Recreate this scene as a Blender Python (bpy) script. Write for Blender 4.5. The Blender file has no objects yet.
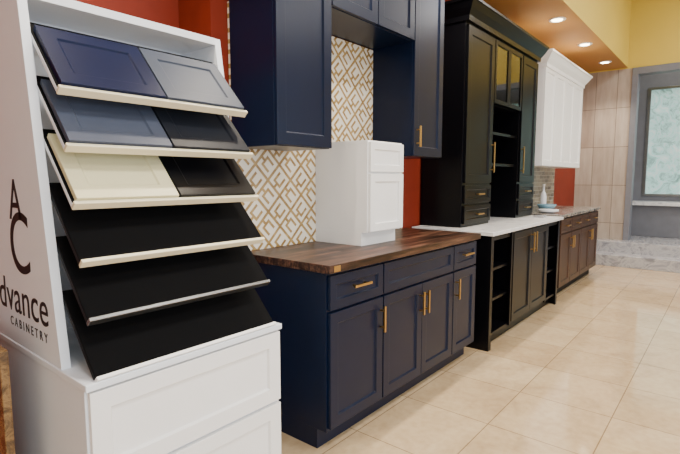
import bpy, math, random
from mathutils import Matrix, Vector
random.seed(3)
S=bpy.context.scene
COL=S.collection

# ------------------------------------------------------------ materials
def srgb(r,g,b):
    f=lambda c:(c/255/12.92) if c/255<=0.04045 else ((c/255+0.055)/1.055)**2.4
    return (f(r),f(g),f(b),1)
class NT:
    def __init__(s,name,rough=0.5,metal=0.0,spec=0.5):
        s.m=bpy.data.materials.new(name); s.m.use_nodes=True
        s.t=s.m.node_tree; s.n=s.t.nodes; s.b=s.n['Principled BSDF']
        s.b.inputs['Roughness'].default_value=rough
        s.b.inputs['Metallic'].default_value=metal
        s.b.inputs['Specular IOR Level'].default_value=spec
        s._pos=None
    def pos(s):
        if not s._pos: s._pos=s.n.new('ShaderNodeNewGeometry').outputs['Position']
        return s._pos
    def lk(s,a,b): s.t.links.new(a,b)
    def math(s,op,a,b=None,c=None):
        n=s.n.new('ShaderNodeMath'); n.operation=op
        for i,v in enumerate((a,b,c)):
            if v is None: continue
            if isinstance(v,(int,float)): n.inputs[i].default_value=v
            else: s.lk(v,n.inputs[i])
        return n.outputs[0]
    def noise(s,scale,detail=4,rough=0.5,vec=None,dist=0):
        n=s.n.new('ShaderNodeTexNoise'); n.inputs['Scale'].default_value=scale
        n.inputs['Detail'].default_value=detail; n.inputs['Roughness'].default_value=rough
        n.inputs['Distortion'].default_value=dist
        s.lk(vec or s.pos(),n.inputs['Vector']); return n.outputs['Fac']
    def ramp(s,fac,stops):
        n=s.n.new('ShaderNodeValToRGB'); e=n.color_ramp.elements
        while len(e)<len(stops): e.new(0.5)
        for el,(p,c) in zip(e,stops): el.position=p; el.color=c
        s.lk(fac,n.inputs[0]); return n.outputs[0]
    def mix(s,fac,a,b,mode='MIX'):
        n=s.n.new('ShaderNodeMix'); n.data_type='RGBA'; n.blend_type=mode
        for idx,v in ((0,fac),(6,a),(7,b)):
            if isinstance(v,(int,float)): n.inputs[idx].default_value=v
            elif isinstance(v,tuple): n.inputs[idx].default_value=v
            else: s.lk(v,n.inputs[idx])
        return n.outputs[2]
    def mapping(s,scale=(1,1,1),rot=(0,0,0),loc=(0,0,0)):
        n=s.n.new('ShaderNodeMapping'); n.inputs['Scale'].default_value=scale
        n.inputs['Rotation'].default_value=rot; n.inputs['Location'].default_value=loc
        s.lk(s.pos(),n.inputs['Vector']); return n.outputs[0]
    def base(s,c):
        if isinstance(c,tuple): s.b.inputs['Base Color'].default_value=c
        else: s.lk(c,s.b.inputs['Base Color'])
    def bump(s,h,st=0.2,d=0.002):
        n=s.n.new('ShaderNodeBump'); n.inputs['Strength'].default_value=st
        n.inputs['Distance'].default_value=d; s.lk(h,n.inputs['Height'])
        s.lk(n.outputs[0],s.b.inputs['Normal'])
    def brick(s,vec,w,h,mortar,c1,c2,cm,offset=0.0,bias=0):
        n=s.n.new('ShaderNodeTexBrick'); n.offset=offset; n.squash=1
        n.inputs['Scale'].default_value=1; n.inputs['Brick Width'].default_value=w
        n.inputs['Row Height'].default_value=h; n.inputs['Mortar Size'].default_value=mortar
        n.inputs['Mortar Smooth'].default_value=0.1; n.inputs['Bias'].default_value=bias
        n.inputs['Color1'].default_value=c1; n.inputs['Color2'].default_value=c2; n.inputs['Mortar'].default_value=cm
        s.lk(vec,n.inputs['Vector']); return n
def plain(name,c,rough=0.5,metal=0,spec=0.5,var=0.06,scale=8):
    m=NT(name,rough,metal,spec)
    dark=tuple(x*(1-var*2) for x in c[:3])+(1,)
    m.base(m.ramp(m.noise(scale,3),[(0.3,dark),(0.7,c)]))
    return m.m
NAVY=plain('navy_paint',srgb(6,20,46),0.28,spec=0.26)
NAVYS=plain('navy_sample',srgb(8,20,54),0.4,spec=0.16)
BLACK=plain('black_paint',srgb(7,7,11),0.3,spec=0.2)
BLACKIN=plain('black_interior',srgb(6,6,8),0.6,spec=0.2)
WHITE=plain('white_paint',srgb(240,240,240),0.35,var=0.01)
WHITEL=plain('white_laminate',srgb(228,234,243),0.4,var=0.01)
RED=plain('red_wall_paint',srgb(120,36,15),0.6,spec=0.3)
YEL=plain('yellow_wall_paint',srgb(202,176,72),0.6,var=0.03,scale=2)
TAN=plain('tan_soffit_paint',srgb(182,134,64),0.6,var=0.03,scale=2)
CREAM=plain('cream_paint',srgb(212,206,168),0.4,var=0.01)
LIPC=plain('shelf_lip_laminate',srgb(228,220,190),0.4,var=0.01)
GOLD=plain('brushed_gold',srgb(206,168,106),0.28,1.0)
FELT=plain('black_felt',srgb(5,5,7),0.8,spec=0.12)
GREY=plain('grey_sample',srgb(62,70,86),0.45,spec=0.18)
LGREY=plain('light_grey_sample',srgb(70,77,94),0.45,spec=0.18)
CHAR=plain('charcoal_sample',srgb(24,28,37),0.45,spec=0.18)
METAL=plain('aluminium',srgb(150,152,156),0.3,1.0)
OLIVE_REFL=plain('olive_reflection',srgb(150,128,52),0.35)  # yellow room reflection put into a flat colour
GREYW=plain('grey_wall_paint',srgb(112,114,122),0.5)
OFFW=plain('offwhite_paint',srgb(224,218,206),0.7,var=0.01)
PORC=plain('porcelain',srgb(225,226,230),0.15,var=0.01)
INK=plain('logo_ink',srgb(20,20,26),0.6)
BLUEG=plain('blue_ceramic',srgb(120,160,180),0.2)

def m_floor():
    m=NT('floor_tile',0.2,spec=0.8)
    v=m.mapping(loc=(0.1,0.06,0))
    b=m.brick(v,0.5,0.5,0.003,srgb(216,199,172),srgb(204,185,156),srgb(154,136,112))
    n=m.noise(3.2,6,0.6,dist=1.2); n2=m.noise(26,3)
    c=m.mix(0.65,b.outputs['Color'],m.ramp(n,[(0.3,srgb(240,232,214)),(0.55,srgb(222,207,184)),(0.75,srgb(186,165,136))]),'MULTIPLY')
    c=m.mix(0.3,c,m.ramp(n2,[(0.4,srgb(255,250,242)),(0.7,srgb(220,202,174))]),'MULTIPLY')
    m.base(c); m.bump(b.outputs['Fac'],-0.3,0.002)
    m.lk(m.ramp(n,[(0.3,(0.04,)*3+(1,)),(0.7,(0.12,)*3+(1,))]),m.b.inputs['Roughness'])
    return m.m
FLOOR=m_floor()
def m_butcher():
    m=NT('walnut_butcher_block',0.35,spec=0.3)
    b=m.brick(m.pos(),0.5,0.036,0.0008,srgb(132,96,78),srgb(54,34,25),srgb(20,13,10),0.37)
    n=m.noise(1,6,0.7,vec=m.mapping(scale=(5,110,80)))
    n3=m.noise(1,2,0.5,vec=m.mapping(scale=(2.5,27.8,26)))
    c=m.mix(0.95,b.outputs['Color'],m.ramp(n,[(0.38,srgb(96,78,68)),(0.5,srgb(210,200,190)),(0.62,srgb(255,249,244))]),'MULTIPLY')
    c=m.mix(0.8,c,m.ramp(n3,[(0.4,srgb(104,86,76)),(0.6,srgb(255,255,255))]),'MULTIPLY')
    m.base(c); return m.m
BUTCH=m_butcher()
def m_wood():
    m=NT('stained_brown_wood',0.4,spec=0.25)
    n=m.noise(1,5,0.6,vec=m.mapping(scale=(30,30,4)))
    m.base(m.ramp(n,[(0.3,srgb(36,22,15)),(0.7,srgb(74,48,34))])); return m.m
BROWN=m_wood()
def m_granite(name,cs,sc=25,r=0.15):
    m=NT(name,r); n=m.noise(sc,8,0.75,dist=0.6)
    m.base(m.ramp(n,[(0.3,cs[0]),(0.45,cs[1]),(0.55,cs[2]),(0.7,cs[3])])); return m.m
GRAN=m_granite('grey_granite',[srgb(40,38,37),srgb(86,80,76),srgb(150,144,138),srgb(58,52,50)],11,0.22)
GRAN2=m_granite('gold_granite',[srgb(40,28,20),srgb(95,70,42),srgb(140,108,68),srgb(60,44,32)],18)
MARB=m_granite('white_marble',[srgb(176,176,180),srgb(212,212,214),srgb(226,226,226),srgb(160,160,166)],6,0.2)
def m_step():
    m=NT('grey_marble',0.12); n=m.noise(3.2,8,0.7,dist=2.5)
    m.base(m.ramp(n,[(0.38,srgb(128,128,134)),(0.5,srgb(178,177,178)),(0.62,srgb(146,146,152))])); return m.m
STEP=m_step()
def m_geo():
    m=NT('gold_lattice_tile',0.22)
    sx=m.n.new('ShaderNodeSeparateXYZ'); m.lk(m.pos(),sx.inputs[0])
    X,Z=sx.outputs[0],sx.outputs[2]; p=0.125
    k=1/(p*math.sqrt(2))
    u=m.math('ADD',m.math('MULTIPLY',m.math('ADD',X,Z),k),0.3)
    v=m.math('ADD',m.math('MULTIPLY',m.math('SUBTRACT',X,Z),k),100.0)
    par=m.math('MODULO',m.math('ADD',m.math('FLOOR',u),m.math('FLOOR',v)),2.0)
    a=m.math('SUBTRACT',m.math('FRACT',u),0.5); b=m.math('SUBTRACT',m.math('FRACT',v),0.5)
    aa=m.math('ABSOLUTE',a); ab=m.math('ABSOLUTE',b)
    d=m.math('MAXIMUM',aa,ab)
    edge=m.math('GREATER_THAN',d,0.435)
    ring=m.math('MULTIPLY',m.math('GREATER_THAN',d,0.15),m.math('LESS_THAN',d,0.275))
    opn=m.math('MULTIPLY',m.math('GREATER_THAN',a,0.12),m.math('LESS_THAN',ab,0.15))
    opn2=m.math('MULTIPLY',m.math('GREATER_THAN',b,0.12),m.math('LESS_THAN',aa,0.15))
    op=m.math('ADD',m.math('MULTIPLY',opn,par),m.math('MULTIPLY',opn2,m.math('SUBTRACT',1.0,par)))
    ring=m.math('MULTIPLY',ring,m.math('SUBTRACT',1.0,op))
    def hook(p_,q_):
        return m.math('MULTIPLY',m.math('LESS_THAN',p_,-0.15),m.math('LESS_THAN',m.math('ABSOLUTE',q_),0.065))
    hk=m.math('ADD',m.math('MULTIPLY',hook(a,b),par),m.math('MULTIPLY',hook(b,a),m.math('SUBTRACT',1.0,par)))
    sel=m.math('MAXIMUM',edge,m.math('MAXIMUM',ring,hk))
    n=m.noise(30,3)
    gold=m.ramp(n,[(0.3,srgb(136,104,56)),(0.7,srgb(180,150,96))])
    m.base(m.mix(sel,srgb(230,222,206),gold))
    m.bump(sel,-0.25,0.001)
    return m.m
GEO=m_geo()
def m_trav():
    m=NT('travertine_wall_tile',0.25)
    cmb=m.n.new('ShaderNodeSeparateXYZ'); m.lk(m.pos(),cmb.inputs[0])
    c2=m.n.new('ShaderNodeCombineXYZ'); m.lk(cmb.outputs[1],c2.inputs[0]); m.lk(cmb.outputs[2],c2.inputs[1])
    b=m.brick(c2.outputs[0],0.3,0.6,0.004,srgb(182,172,160),srgb(164,152,140),srgb(120,108,98))
    n=m.noise(1,5,0.6,vec=m.mapping(scale=(3,14,2)))
    m.base(m.mix(0.5,b.outputs['Color'],m.ramp(n,[(0.3,srgb(190,178,166)),(0.7,srgb(255,252,248))]),'MULTIPLY'))
    return m.m
TRAV=m_trav()
def m_mos():
    m=NT('grey_mosaic_tile',0.2)
    s_=m.n.new('ShaderNodeSeparateXYZ'); m.lk(m.pos(),s_.inputs[0])
    c2=m.n.new('ShaderNodeCombineXYZ'); m.lk(s_.outputs[0],c2.inputs[0]); m.lk(s_.outputs[2],c2.inputs[1])
    b=m.brick(c2.outputs[0],0.15,0.05,0.003,srgb(140,134,116),srgb(84,84,78),srgb(160,156,146),0.5)
    m.base(b.outputs['Color']); return m.m
MOS=m_mos()
def m_emit(name,c,st):
    m=NT(name); m.base(c); m.b.inputs['Emission Color'].default_value=c
    m.b.inputs['Emission Strength'].default_value=st; return m.m
LAMP=m_emit('lamp_lens',(1,0.86,0.62,1),16)
def m_frost():
    m=NT('frosted_glass',0.4); n=m.noise(5,7,0.7,dist=1.5)
    c=m.ramp(n,[(0.3,srgb(92,132,126)),(0.5,srgb(156,192,188)),(0.7,srgb(200,222,220))])
    m.base(c); m.lk(c,m.b.inputs['Emission Color']); m.b.inputs['Emission Strength'].default_value=0.9  # emission stands in for daylight coming through the pane
    return m.m
FROST=m_frost()
def m_pane():
    m=bpy.data.materials.new('cabinet_glass'); m.use_nodes=True; t=m.node_tree; t.nodes.clear()
    o=t.nodes.new('ShaderNodeOutputMaterial'); mx=t.nodes.new('ShaderNodeMixShader')
    tr=t.nodes.new('ShaderNodeBsdfTransparent'); gl=t.nodes.new('ShaderNodeBsdfGlossy')
    gl.inputs['Roughness'].default_value=0.03; tr.inputs[0].default_value=(0.75,0.78,0.76,1)
    lw=t.nodes.new('ShaderNodeLayerWeight'); lw.inputs[0].default_value=0.55
    t.links.new(lw.outputs['Fresnel'],mx.inputs[0]); t.links.new(tr.outputs[0],mx.inputs[1]); t.links.new(gl.outputs[0],mx.inputs[2])
    t.links.new(mx.outputs[0],o.inputs[0]); return m
PANE=m_pane()

# ------------------------------------------------------------ builders
class G:
    def __init__(s,name,loc):
        s.loc=Vector(loc); s.e=bpy.data.objects.new(name,None); s.e.location=loc
        s.e.empty_display_size=0.1; COL.objects.link(s.e)
def mk(g,name,verts,faces,mat,bevel=0,smooth=False):
    vs=[Vector(v) for v in verts]
    lo=Vector([min(v[i] for v in vs) for i in range(3)]); hi=Vector([max(v[i] for v in vs) for i in range(3)])
    c=(lo+hi)/2
    me=bpy.data.meshes.new(name); me.from_pydata([v-c for v in vs],[],faces); me.validate(); me.update()
    o=bpy.data.objects.new(name,me); COL.objects.link(o)
    for m in (mat if isinstance(mat,list) else [mat]): me.materials.append(m)
    if smooth:
        for p in me.polygons: p.use_smooth=True
    if g: o.parent=g.e; o.location=c-g.loc
    else: o.location=c
    if bevel:
        b=o.modifiers.new('bevel','BEVEL'); b.width=bevel; b.segments=2; b.limit_method='ANGLE'; b.angle_limit=0.6
    return o
BF=[(0,3,2,1),(4,5,6,7),(0,1,5,4),(1,2,6,5),(2,3,7,6),(3,0,4,7)]
def bv(x0,x1,y0,y1,z0,z1):
    return [(x0,y0,z0),(x1,y0,z0),(x1,y1,z0),(x0,y1,z0),(x0,y0,z1),(x1,y0,z1),(x1,y1,z1),(x0,y1,z1)]
def box(g,name,x0,x1,y0,y1,z0,z1,mat,bevel=0.002):
    return mk(g,name,bv(x0,x1,y0,y1,z0,z1),BF,mat,bevel)
def multi(g,name,boxes,mat,bevel=0):
    V=[];F=[]
    for b in boxes:
        n=len(V); V+=bv(*b); F+=[tuple(i+n for i in f) for f in BF]
    return mk(g,name,V,F,mat,bevel)
def shaker(g,name,M,w,h,t,mat,st=0.06,rec=0.01,bevel=0.0015):
    i=st; j=st+0.005
    V=[(0,0,0),(w,0,0),(w,h,0),(0,h,0),(0,0,t),(w,0,t),(w,h,t),(0,h,t),
       (i,i,t),(w-i,i,t),(w-i,h-i,t),(i,h-i,t),(j,j,t-rec),(w-j,j,t-rec),(w-j,h-j,t-rec),(j,h-j,t-rec)]
    F=[(0,3,2,1),(0,1,5,4),(1,2,6,5),(2,3,7,6),(3,0,4,7),(4,5,9,8),(5,6,10,9),(6,7,11,10),(7,4,8,11),
       (8,9,13,12),(9,10,14,13),(10,11,15,14),(11,8,12,15),(12,13,14,15)]
    return mk(g,name,[M@Vector(v) for v in V],F,mat,bevel)
def MF(x,y,z): # local x->X, y->Z, z->-Y
    return Matrix(((1,0,0,x),(0,0,-1,y),(0,1,0,z),(0,0,0,1)))
def front(g,name,x0,x1,z0,z1,y,mat,st=0.055,t=0.02,gap=0.002):
    return shaker(g,name,MF(x0+gap,y,z0+gap),x1-x0-2*gap,z1-z0-2*gap,t,mat,st)
def pull_v(g,name,x,y,z0,z1):
    r=0.006
    return multi(g,name,[(x-r,x+r,y-0.036,y-0.024,z0,z1),(x-.005,x+.005,y-0.026,y+.001,z0+.02,z0+.03),(x-.005,x+.005,y-0.026,y+.001,z1-.03,z1-.02)],GOLD,0.002)
def pull_h(g,name,x0,x1,y,z):
    r=0.006
    return multi(g,name,[(x0,x1,y-0.036,y-0.024,z-r,z+r),(x0+.02,x0+.03,y-0.026,y+.001,z-.005,z+.005),(x1-.03,x1-.02,y-0.026,y+.001,z-.005,z+.005)],GOLD,0.002)
def lathe(g,name,cx,cy,prof,mat,seg=28):
    V=[];F=[]
    for r,z in prof:
        for k in range(seg):
            a=2*math.pi*k/seg; V.append((cx+r*math.cos(a),cy+r*math.sin(a),z))
    for i in range(len(prof)-1):
        for k in range(seg):
            F.append((i*seg+k,i*seg+(k+1)%seg,(i+1)*seg+(k+1)%seg,(i+1)*seg+k))
    F.append(tuple(range(seg))[::-1]); n=(len(prof)-1)*seg; F.append(tuple(n+k for k in range(seg)))
    return mk(g,name,V,F,mat,0,True)
def prism_yz(g,name,pts,x0,x1,mat,bevel=0.001):
    n=len(pts); V=[(x0,y,z) for y,z in pts]+[(x1,y,z) for y,z in pts]
    F=[tuple(range(n))[::-1],tuple(range(n,2*n))]+[(i,(i+1)%n,n+(i+1)%n,n+i) for i in range(n)]
    o=mk(g,name,V,F,mat,bevel)
    import bmesh
    bm=bmesh.new(); bm.from_mesh(o.data); bmesh.ops.recalc_face_normals(bm,faces=bm.faces); bm.to_mesh(o.data); bm.free()
    return o
WY=2.03    # back plane of the cabinets
WW=2.051   # left wall plane

# ------------------------------------------------------------ room shell
box(None,'floor',-3.6,10.6,-4.6,2.45,-0.1,0,FLOOR,0)
box(None,'wall_left',1.5,8.8,WW,2.43,0,4.2,RED,0)
box(None,'wall_left_rear',-3.6,1.5,2.33,2.43,0,4.2,RED,0)
box(None,'wall_back',-3.7,-3.6,-4.6,2.43,0,4.2,OFFW,0)
box(None,'wall_right_lower',-3.6,8.8,-4.7,-4.6,0,0.3,OFFW,0)
box(None,'wall_right_upper',-3.6,8.8,-4.7,-4.6,3.0,4.2,OFFW,0)
for i,(a,b) in enumerate([(-3.6,-3.2),(-0.7,-0.4),(2.1,2.4),(4.9,5.2),(7.7,8.8)]):
    box(None,'trim_%d'%(i+1),a,b,-4.7,-4.6,0.3,3.0,OFFW,0)
box(None,'ceiling',-3.6,10.6,-4.7,2.43,4.2,4.3,OFFW,0)
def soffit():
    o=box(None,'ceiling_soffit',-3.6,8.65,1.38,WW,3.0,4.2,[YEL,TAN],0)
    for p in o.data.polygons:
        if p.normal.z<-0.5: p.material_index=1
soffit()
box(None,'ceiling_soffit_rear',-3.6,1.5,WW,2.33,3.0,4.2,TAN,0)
box(None,'wall_far_tiled',8.65,8.8,1.31,WW,0,2.98,TRAV,0)
box(None,'wall_far_header',8.65,8.8,-4.6,WW,2.98,4.2,YEL,0)
box(None,'wall_far',8.65,8.8,-4.6,-0.7,0,2.98,YEL,0)
multi(None,'door_1_frame',[(8.63,8.82,1.23,1.31,0.34,2.98),(8.63,8.82,-0.7,1.23,2.88,2.98),(8.63,8.82,-0.7,-0.62,0.34,2.88)],GREYW,0.003)
box(None,'wall_lobby_left',8.8,9.9,1.6,1.75,0.34,4.2,GREYW,0)
multi(None,'wall_lobby_back',[(9.9,10.0,-1.5,1.6,0.34,1.0),(9.9,10.0,-1.5,1.6,2.85,4.2),(9.9,10.0,1.25,1.6,1.0,2.85),(9.9,10.0,-1.5,-0.6,1.0,2.85)],GREYW,0)
w=G('window_1',(9.93,0.3,1.0))
box(w,'glass',9.93,9.95,-0.56,1.2,1.04,2.81,FROST,0)
multi(w,'frame',[(9.88,9.97,1.2,1.25,1.0,2.85),(9.88,9.97,-0.6,-0.56,1.0,2.85),(9.88,9.97,-0.56,1.2,1.0,1.04),(9.88,9.97,-0.56,1.2,2.81,2.85),(9.9,9.96,0.3,0.33,1.04,2.81)],METAL,0.002)
box(None,'marble_step',8.05,8.36,-1.5,WY,0,0.17,STEP,0.006)
box(None,'marble_landing',8.36,8.648,-1.5,WY,0,0.34,STEP,0.006)
box(None,'marble_threshold',8.65,8.8,-0.69,1.305,0,0.338,STEP,0)
box(None,'lobby_floor',8.8,10.6,-1.5,1.6,0,0.338,STEP,0)
g=G('marble_window_bench',(9.65,0.4,0.34))
box(g,'seat_slab',9.38,9.89,-1.0,1.58,0.86,0.92,MARB,0.004)
box(g,'front_panel',9.48,9.89,-0.98,1.56,0.34,0.86,GREYW,0.002)  # dark grey base puts the shadow under the slab into colour
box(None,'backsplash_tile',1.60,3.24,2.018,2.049,0.916,2.2,GEO,0)
box(None,'mosaic_backsplash',5.3,7.36,2.018,2.049,0.916,1.46,MOS,0)

# recessed lights
for i,x in enumerate([0.7,1.95,3.17,4.38,5.6,6.83,8.05]):
    g=G('recessed_light',(x,1.58,3.0))
    lathe(g,'trim_ring',x,1.58,[(0.055,2.999),(0.06,2.992),(0.085,2.992),(0.088,3.0)],WHITE)
    lathe(g,'lens',x,1.58,[(0.054,2.990),(0.054,2.998)],LAMP)
    L=bpy.data.lights.new('spot','SPOT'); L.energy=115; L.spot_size=math.radians(115); L.spot_blend=0.8
    L.color=(1,0.87,0.7); L.shadow_soft_size=0.05
    o=bpy.data.objects.new('bulb',L); COL.objects.link(o); o.parent=g.e; o.location=(0,0,-0.03)

# ------------------------------------------------------------ sample display rack
def rack():
    g=G('cabinet_sample_display_rack',(0.94,1.9,0))
    x0,x1=0.56,1.32; yf=1.41
    box(g,'base_carcass',x0,x1,yf,2.30,0.0,0.70,WHITEL,0.002)
    box(g,'base_top',x0-0.004,x1+0.004,yf-0.022,2.30,0.70,0.722,WHITEL,0.003)
    front(g,'drawer_front_upper',x0+0.005,x1-0.005,0.405,0.695,yf,WHITE,0.058)
    front(g,'drawer_front_lower',x0+0.005,x1-0.005,0.10,0.395,yf,WHITE,0.058)
    pts=[(1.565,0.722),(1.745,1.90),(2.28,1.90),(2.28,0.722)]
    prism_yz(g,'side_panel_near',pts,x0,x0+0.028,WHITEL)
    prism_yz(g,'side_panel_far',pts,x1-0.028,x1,WHITEL)
    box(g,'top_board',x0+0.028,x1-0.028,1.742,2.28,1.872,1.90,WHITEL,0.001)
    box(g,'back_panel',x0+0.028,x1-0.028,1.99,2.0,0.722,1.872,WHITEL,0)
    a=math.radians(47); c,s=math.cos(a),math.sin(a)
    for i in range(6):
        ly=1.552-0.03*i; lz=1.575-0.169*i
        L=0.31
        xa,xb=x0+0.029,x1-0.029
        mats=LIPC if i<4 else (METAL if i==4 else WHITE)
        M=Matrix(((1,0,0,xa),(0,c,-s,ly),(0,s,c,lz),(0,0,0,1)))
        W=xb-xa
        mk(g,'shelf_board_%d'%i,[M@Vector(v) for v in bv(0,W,0,L,-0.015,-0.002)],BF,BLACKIN if i>2 else WHITEL)
        mk(g,'shelf_liner_%d'%i,[M@Vector(v) for v in bv(0.001,W-0.001,0.004,L,-0.002,0.002)],BF,FELT)
        mk(g,'shelf_lip_%d'%i,[M@Vector(v) for v in bv(0,W,-0.012,0.0,-0.017,0.012)],BF,mats,0.002)
        sm={0:[(NAVYS,0.008,0.335),(GREY,0.35,0.335)],1:[(LGREY,0.008,0.335),(CHAR,0.35,0.335)],2:[(CREAM,0.008,0.335),(BLACK,0.35,0.335)],
            }.get(i,[])
        for mt,xs,ww in sm:
            M2=M@Matrix.Translation((xs,0.001,0.003))
            shaker(None,'cabinet_door_sample',M2,ww,0.27,0.018,mt,0.05,0.006)
    def txt(name,body,size,y,z,al='RIGHT',space=1.0,sx=1):
        cu=bpy.data.curves.new(name,'FONT'); cu.body=body; cu.size=size; cu.align_x=al; cu.extrude=0.0006
        cu.space_character=space; cu.materials.append(INK)
        o=bpy.data.objects.new(name,cu); COL.objects.link(o); o.parent=g.e
        R=Matrix(((0,0,-1,0),(-1,0,0,0),(0,1,0,0),(0,0,0,1)))
        o.matrix_local=Matrix.Translation(Vector((x0-0.0008,y,z))-g.loc)@R@Matrix.Diagonal((sx,1,1,1))
    txt('lettering_word','advance',0.17,1.64,0.84,sx=1.0)
    txt('lettering_subline','CABINETRY',0.045,1.66,0.785,space=1.6)
    txt('lettering_c','C',0.30,1.76,0.99,sx=0.95)
    txt('lettering_a','A',0.2,1.82,1.17,sx=0.9)
rack()
box(None,'granite_slab_sample',0.44,0.465,1.71,2.2,0,0.78,GRAN2,0.003)

# ------------------------------------------------------------ navy base cabinet with butcher block
def navy_base():
    g=G('navy_base_cabinet',(2.46,1.72,0))
    x0,x1,yf=1.645,3.285,1.43
    box(g,'carcass',x0,x1,yf,WY,0.10,0.875,NAVY,0.001)
    box(g,'toe_kick',x0+0.0,x1-0.0,yf+0.06,WY,0,0.10,NAVY,0)
    box(g,'butcher_block_top',x0-0.02,x1+0.02,1.39,WY-0.013,0.876,0.915,BUTCH,0.003)
    box(g,'brass_plaque',1.655,1.70,1.387,1.391,0.882,0.909,GOLD,0.001)
    bays=[(x0+0.004,2.09,1),(2.09,2.92,2),(2.92,x1-0.004,1)]
    for i,(a,b,n) in enumerate(bays):
        front(g,'drawer_%d'%i,a+.003,b-.003,0.695,0.862,yf,NAVY,0.045)
        if n==1: front(g,'door_%d'%i,a+.003,b-.003,0.115,0.685,yf,NAVY)
        else:
            m=(a+b)/2
            front(g,'door_%da'%i,a+.003,m,0.115,0.685,yf,NAVY); front(g,'door_%db'%i,m,b-.003,0.115,0.685,yf,NAVY)
    y=yf-0.02
    pull_h(g,'pull_1',1.80,1.94,y,0.79); pull_h(g,'pull_2',3.03,3.17,y,0.79)
    pull_v(g,'pull_3',2.06,y,0.50,0.64); pull_v(g,'pull_4',2.475,y,0.50,0.64)
    pull_v(g,'pull_5',2.535,y,0.50,0.64); pull_v(g,'pull_6',2.955,y,0.50,0.64)
navy_base()

def wallcab(name,x0,x1,z0,z1,mat,nd,yf=1.70,pulls=()):
    g=G(name,((x0+x1)/2,1.86,z0))
    box(g,'carcass',x0,x1,yf,2.016,z0,z1,mat,0.001)
    box(g,'hanging_rail',x0+0.01,x1-0.01,2.016,2.05,z1-0.1,z1-0.02,mat,0)
    w=(x1-x0)/nd
    for i in range(nd): front(g,'door_%d'%i,x0+w*i+.001,x0+w*(i+1)-.001,z0+.002,z1-.002,yf,mat,0.06)
    for k,(px,a,b) in enumerate(pulls): pull_v(g,'pull_%d'%k,px,yf-0.02,a,b)
    return g
wallcab('navy_wall_cabinet',1.585,1.987,1.466,2.72,NAVY,1)
wallcab('navy_wall_cabinet',1.989,2.828,2.205,2.72,NAVY,2)
wallcab('navy_wall_cabinet',2.83,3.235,1.458,2.72,NAVY,1,pulls=[(2.87,1.52,1.66)])

def small():
    g=G('small_white_drawer_cabinet',(2.4,1.82,0.915))
    x0,x1,yf=2.225,2.585,1.62
    box(g,'carcass',x0,x1,yf,WY-0.013,0.995,1.525,WHITE,0.001)
    box(g,'plinth',x0,x1,yf+0.04,WY-0.013,0.9155,0.995,WHITE,0.001)
    front(g,'drawer_front_upper',x0+.004,x1-.004,1.345,1.518,yf,WHITE,0.04)
    front(g,'drawer_front_lower',x0+.004,x1-.004,1.0,1.338,yf,WHITE,0.045)
small()

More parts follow.
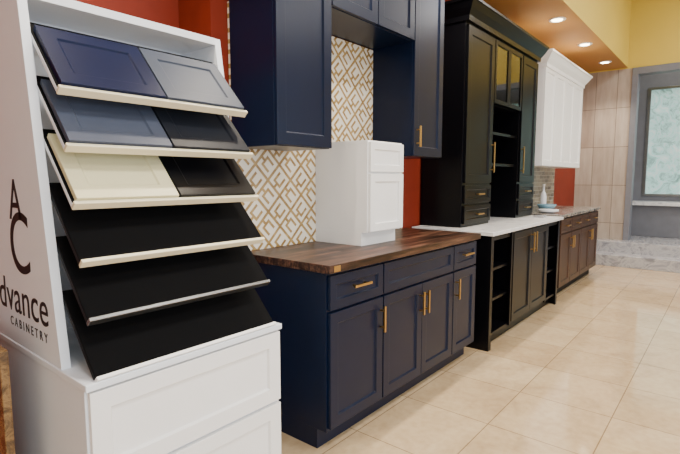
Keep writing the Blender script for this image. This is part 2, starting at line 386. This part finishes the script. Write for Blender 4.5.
# ------------------------------------------------------------ black hutch
def crown(g,name,x0,x1,yb,yf,z0,z1,pro,mat):
    prof=[(0,0),(0.012,0.0),(0.014,0.25),(0.45*pro+0.01,0.55),(pro*0.9,0.85),(pro,0.87),(pro,1.0)]
    V=[];F=[]
    for d,t in prof:
        z=z0+(z1-z0)*t
        V+=[(x0-d,yb,z),(x0-d,yf-d,z),(x1+d,yf-d,z),(x1+d,yb,z)]
    for i in range(len(prof)-1):
        for k in range(3): F.append((i*4+k,i*4+k+1,(i+1)*4+k+1,(i+1)*4+k))
    n=(len(prof)-1)*4; F.append((n,n+1,n+2,n+3)); F.append((3,2,1,0)); 
    F.append(tuple([i*4 for i in range(len(prof))][::-1])+()); F.append(tuple(i*4+3 for i in range(len(prof))))
    mk(g,name,V,F,mat,0)
def hutch():
    g=G('black_hutch_cabinet',(4.4,1.7,0))
    x0,x1,yf=3.44,5.25,1.38
    box(g,'countertop',x0-0.03,x1+0.03,1.34,WY,0.885,0.915,MARB,0.003)
    box(g,'toe_kick',x0+0.01,x1-0.01,yf+0.06,WY,0,0.1,BLACK,0)
    box(g,'base_side_near',x0,x0+.02,yf,WY,0.0,0.885,BLACK,0.001)
    box(g,'base_side_far',x1-.02,x1,yf,WY,0.0,0.885,BLACK,0.001)
    box(g,'base_bottom',x0+.02,x1-.02,yf,WY,0.1,0.12,BLACK,0)
    box(g,'base_back',x0+.02,x1-.02,WY-0.02,WY,0.12,0.885,BLACKIN,0)
    a,b=3.90,4.83
    box(g,'base_centre',a,b,yf,WY-.02,0.12,0.885,BLACK,0.001)
    box(g,'base_top_rail',x0+.02,x1-.02,yf,yf+0.02,0.84,0.885,BLACK,0)
    multi(g,'base_shelves',[(x0+.02,a,yf+.02,WY-.02,z,z+.02) for z in (0.36,0.60)]+[(b,x1-.02,yf+.02,WY-.02,z,z+.02) for z in (0.36,0.60)],BLACK)
    multi(g,'base_stiles',[(x0,x0+.05,yf-.015,yf,0.0,0.885),(a-.03,a,yf-.015,yf,0.1,0.885),(b,b+.03,yf-.015,yf,0.1,0.885),(x1-.05,x1,yf-.015,yf,0,0.885)],BLACK,0.001)
    m=(a+b)/2
    front(g,'base_door_a',a+.004,m,0.125,0.87,yf,BLACK); front(g,'base_door_b',m,b-.004,0.125,0.87,yf,BLACK)
    pull_v(g,'base_pull_a',m-0.035,yf-.02,0.66,0.84); pull_v(g,'base_pull_b',m+0.035,yf-.02,0.66,0.84)
    X0,X1,Y=3.56,5.28,1.67; zt=2.52; c0,c1=4.12,4.80
    for nm,p,q,hx in (('left',X0,c0,c0-0.035),('right',c1,X1,c1+0.035)):
        box(g,nm+'_tower',p,q,Y,WY,0.916,zt,BLACK,0.001)
        front(g,nm+'_door',p+.02,q-.01,1.27,zt-.03,Y,BLACK,0.065)
        front(g,nm+'_drawer_1',p+.02,q-.01,1.105,1.255,Y,BLACK,0.035)
        front(g,nm+'_drawer_2',p+.02,q-.01,0.94,1.09,Y,BLACK,0.035)
        pull_v(g,nm+'_pull',hx,Y-.02,1.36,1.62)
        cx=(p+q)/2
        pull_h(g,nm+'_drawer_pull_1',cx-.06,cx+.06,Y-.02,1.18); pull_h(g,nm+'_drawer_pull_2',cx-.06,cx+.06,Y-.02,1.015)
    box(g,'centre_back',c0,c1,WY-.02,WY,0.916,zt,BLACKIN,0)
    box(g,'centre_back_reflection',c0,c1,WY-.026,WY-.02,1.98,zt-.05,OLIVE_REFL,0)  # painted olive reflection behind the glass doors
    multi(g,'centre_shelves',[(c0,c1,Y+.03,WY-.026,z,z+.025) for z in (1.42,1.70,1.955)],BLACK,0.001)
    box(g,'centre_header',c0,c1,Y,Y+.02,zt-.05,zt,BLACK,0)
    m=(c0+c1)/2; z0,z1=1.96,zt-.03; s_=0.035
    for nm,p,q in (('a',c0+.003,m-.001),('b',m+.001,c1-.003)):
        multi(g,'glass_door_frame_'+nm,[(p,p+s_,Y-.02,Y-.001,z0,z1),(q-s_,q,Y-.02,Y-.001,z0,z1),(p+s_,q-s_,Y-.02,Y-.001,z0,z0+s_),(p+s_,q-s_,Y-.02,Y-.001,z1-s_,z1)],BLACK,0.001)
        box(g,'glass_door_pane_'+nm,p+s_,q-s_,Y-.012,Y-.008,z0+s_,z1-s_,PANE,0)
    box(g,'top',X0,X1,Y-0.02,WY,zt,zt+.02,BLACK,0)
    crown(g,'crown',X0,X1,WY,Y-.02,zt-.01,2.66,0.075,BLACK)
hutch()

def brown():
    g=G('brown_base_cabinet',(6.4,1.7,0))
    x0,x1,yf=5.46,7.30,1.43
    box(g,'carcass',x0,x1,yf,WY,0.1,0.885,BROWN,0.001)
    box(g,'toe_kick',x0+.01,x1-.01,yf+.06,WY,0,0.1,BLACKIN,0)
    box(g,'granite_top',x0-.03,x1+.03,1.395,WY-.013,0.885,0.918,GRAN,0.004)
    xs=[x0+.01,5.92,6.38,6.84,x1-.01]
    for i in range(4):
        a,b=xs[i],xs[i+1]
        front(g,'drawer_%d'%i,a+.004,b-.004,0.71,0.87,yf,BROWN,0.035)
        front(g,'door_%d'%i,a+.004,b-.004,0.115,0.70,yf,BROWN)
        pull_h(g,'drawer_pull_%d'%i,(a+b)/2-.06,(a+b)/2+.06,yf-.02,0.79)
        px=b-.035 if i%2==0 else a+.035
        pull_v(g,'door_pull_%d'%i,px,yf-.02,0.52,0.66)
brown()
g=wallcab('white_wall_cabinet',5.62,7.30,1.45,2.55,WHITE,4,1.70)
crown(g,'crown',5.62,7.30,WY,1.68,2.53,2.69,0.09,WHITE)

g=G('stacked_plates',(5.72,1.62,0.918))
lathe(g,'plates',5.72,1.62,[(0.05,0.9185),(0.06,0.922),(0.11,0.936),(0.112,0.942),(0.11,0.95),(0.112,0.958),(0.10,0.96),(0.05,0.95)],PORC)
g=G('ceramic_bowl',(6.0,1.72,0.918))
lathe(g,'bowl',6.0,1.72,[(0.04,0.9185),(0.045,0.925),(0.09,0.96),(0.11,1.0),(0.105,1.0),(0.08,0.96),(0.03,0.935)],BLUEG)
g=G('glass_bottle',(6.3,1.85,0.918))
lathe(g,'bottle',6.3,1.85,[(0.035,0.9185),(0.038,0.93),(0.038,1.08),(0.03,1.12),(0.013,1.15),(0.013,1.22),(0.016,1.22),(0.016,1.235)],PORC)
g=G('tray_of_tile_samples',(5.05,1.5,0.916))
multi(g,'tiles',[(4.98,5.12,1.45,1.55,0.9155,0.925),(4.99,5.11,1.46,1.56,0.925,0.934)],STEP,0.001)

# ------------------------------------------------------------ added ceiling and opening fill lamps, lobby area lamp
def area(name,loc,rot,sx,sy,e,col,parent=None):
    L=bpy.data.lights.new(name,'AREA'); L.shape='RECTANGLE'; L.size=sx; L.size_y=sy; L.energy=e; L.color=col
    o=bpy.data.objects.new(name,L); COL.objects.link(o); o.location=loc; o.rotation_euler=rot
    return o
for i,(x,y) in enumerate([(0,-0.6),(2.6,-0.6),(5.2,-0.6),(7.6,-0.6),(0,-2.8),(3,-2.8),(6,-2.8)]):
    g=G('ceiling_fill_panel',(x,y,4.2))  # unseen ceiling panel, added to carry fill light
    multi(g,'housing',[(x-.62,x-.6,y-.32,y+.32,4.13,4.2),(x+.6,x+.62,y-.32,y+.32,4.13,4.2),(x-.6,x+.6,y-.32,y-.3,4.13,4.2),(x-.6,x+.6,y+.3,y+.32,4.13,4.2)],WHITE,0)
    o=area('ceiling_fill',(0,0,-0.05),(0,0,0),1.18,0.58,64,(1,0.96,0.91)); o.parent=g.e  # added fill lamp for the overall room brightness
for x,e in ((-1.95,115),(0.85,100),(3.65,42),(6.45,32)):
    area('opening_fill',(x,-4.55,1.7),(math.radians(90),0,0),2.4,2.5,e,(0.88,0.94,1))  # added fill lamps in the unseen right wall openings, standing in for daylight
area('lobby_area_light',(9.3,0.3,3.9),(0,0,0),0.8,1.6,28,(0.95,0.97,1))  # cool area lamp below the lobby ceiling, aimed down

wd=bpy.data.worlds.new('world'); S.world=wd; wd.use_nodes=True
bg=wd.node_tree.nodes['Background']; bg.inputs[0].default_value=(0.8,0.88,1,1); bg.inputs[1].default_value=0.5

# ------------------------------------------------------------ camera
cam=bpy.data.cameras.new('camera'); co=bpy.data.objects.new('camera',cam); COL.objects.link(co)
cam.sensor_width=36; cam.lens=480/680*36; cam.clip_start=0.05
th=math.radians(39.3); p=math.radians(5.8)
d=Vector((math.cos(th)*math.cos(p),math.sin(th)*math.cos(p),-math.sin(p)))
co.location=(0,0,1.31); co.rotation_euler=d.to_track_quat('-Z','Y').to_euler()
S.camera=co
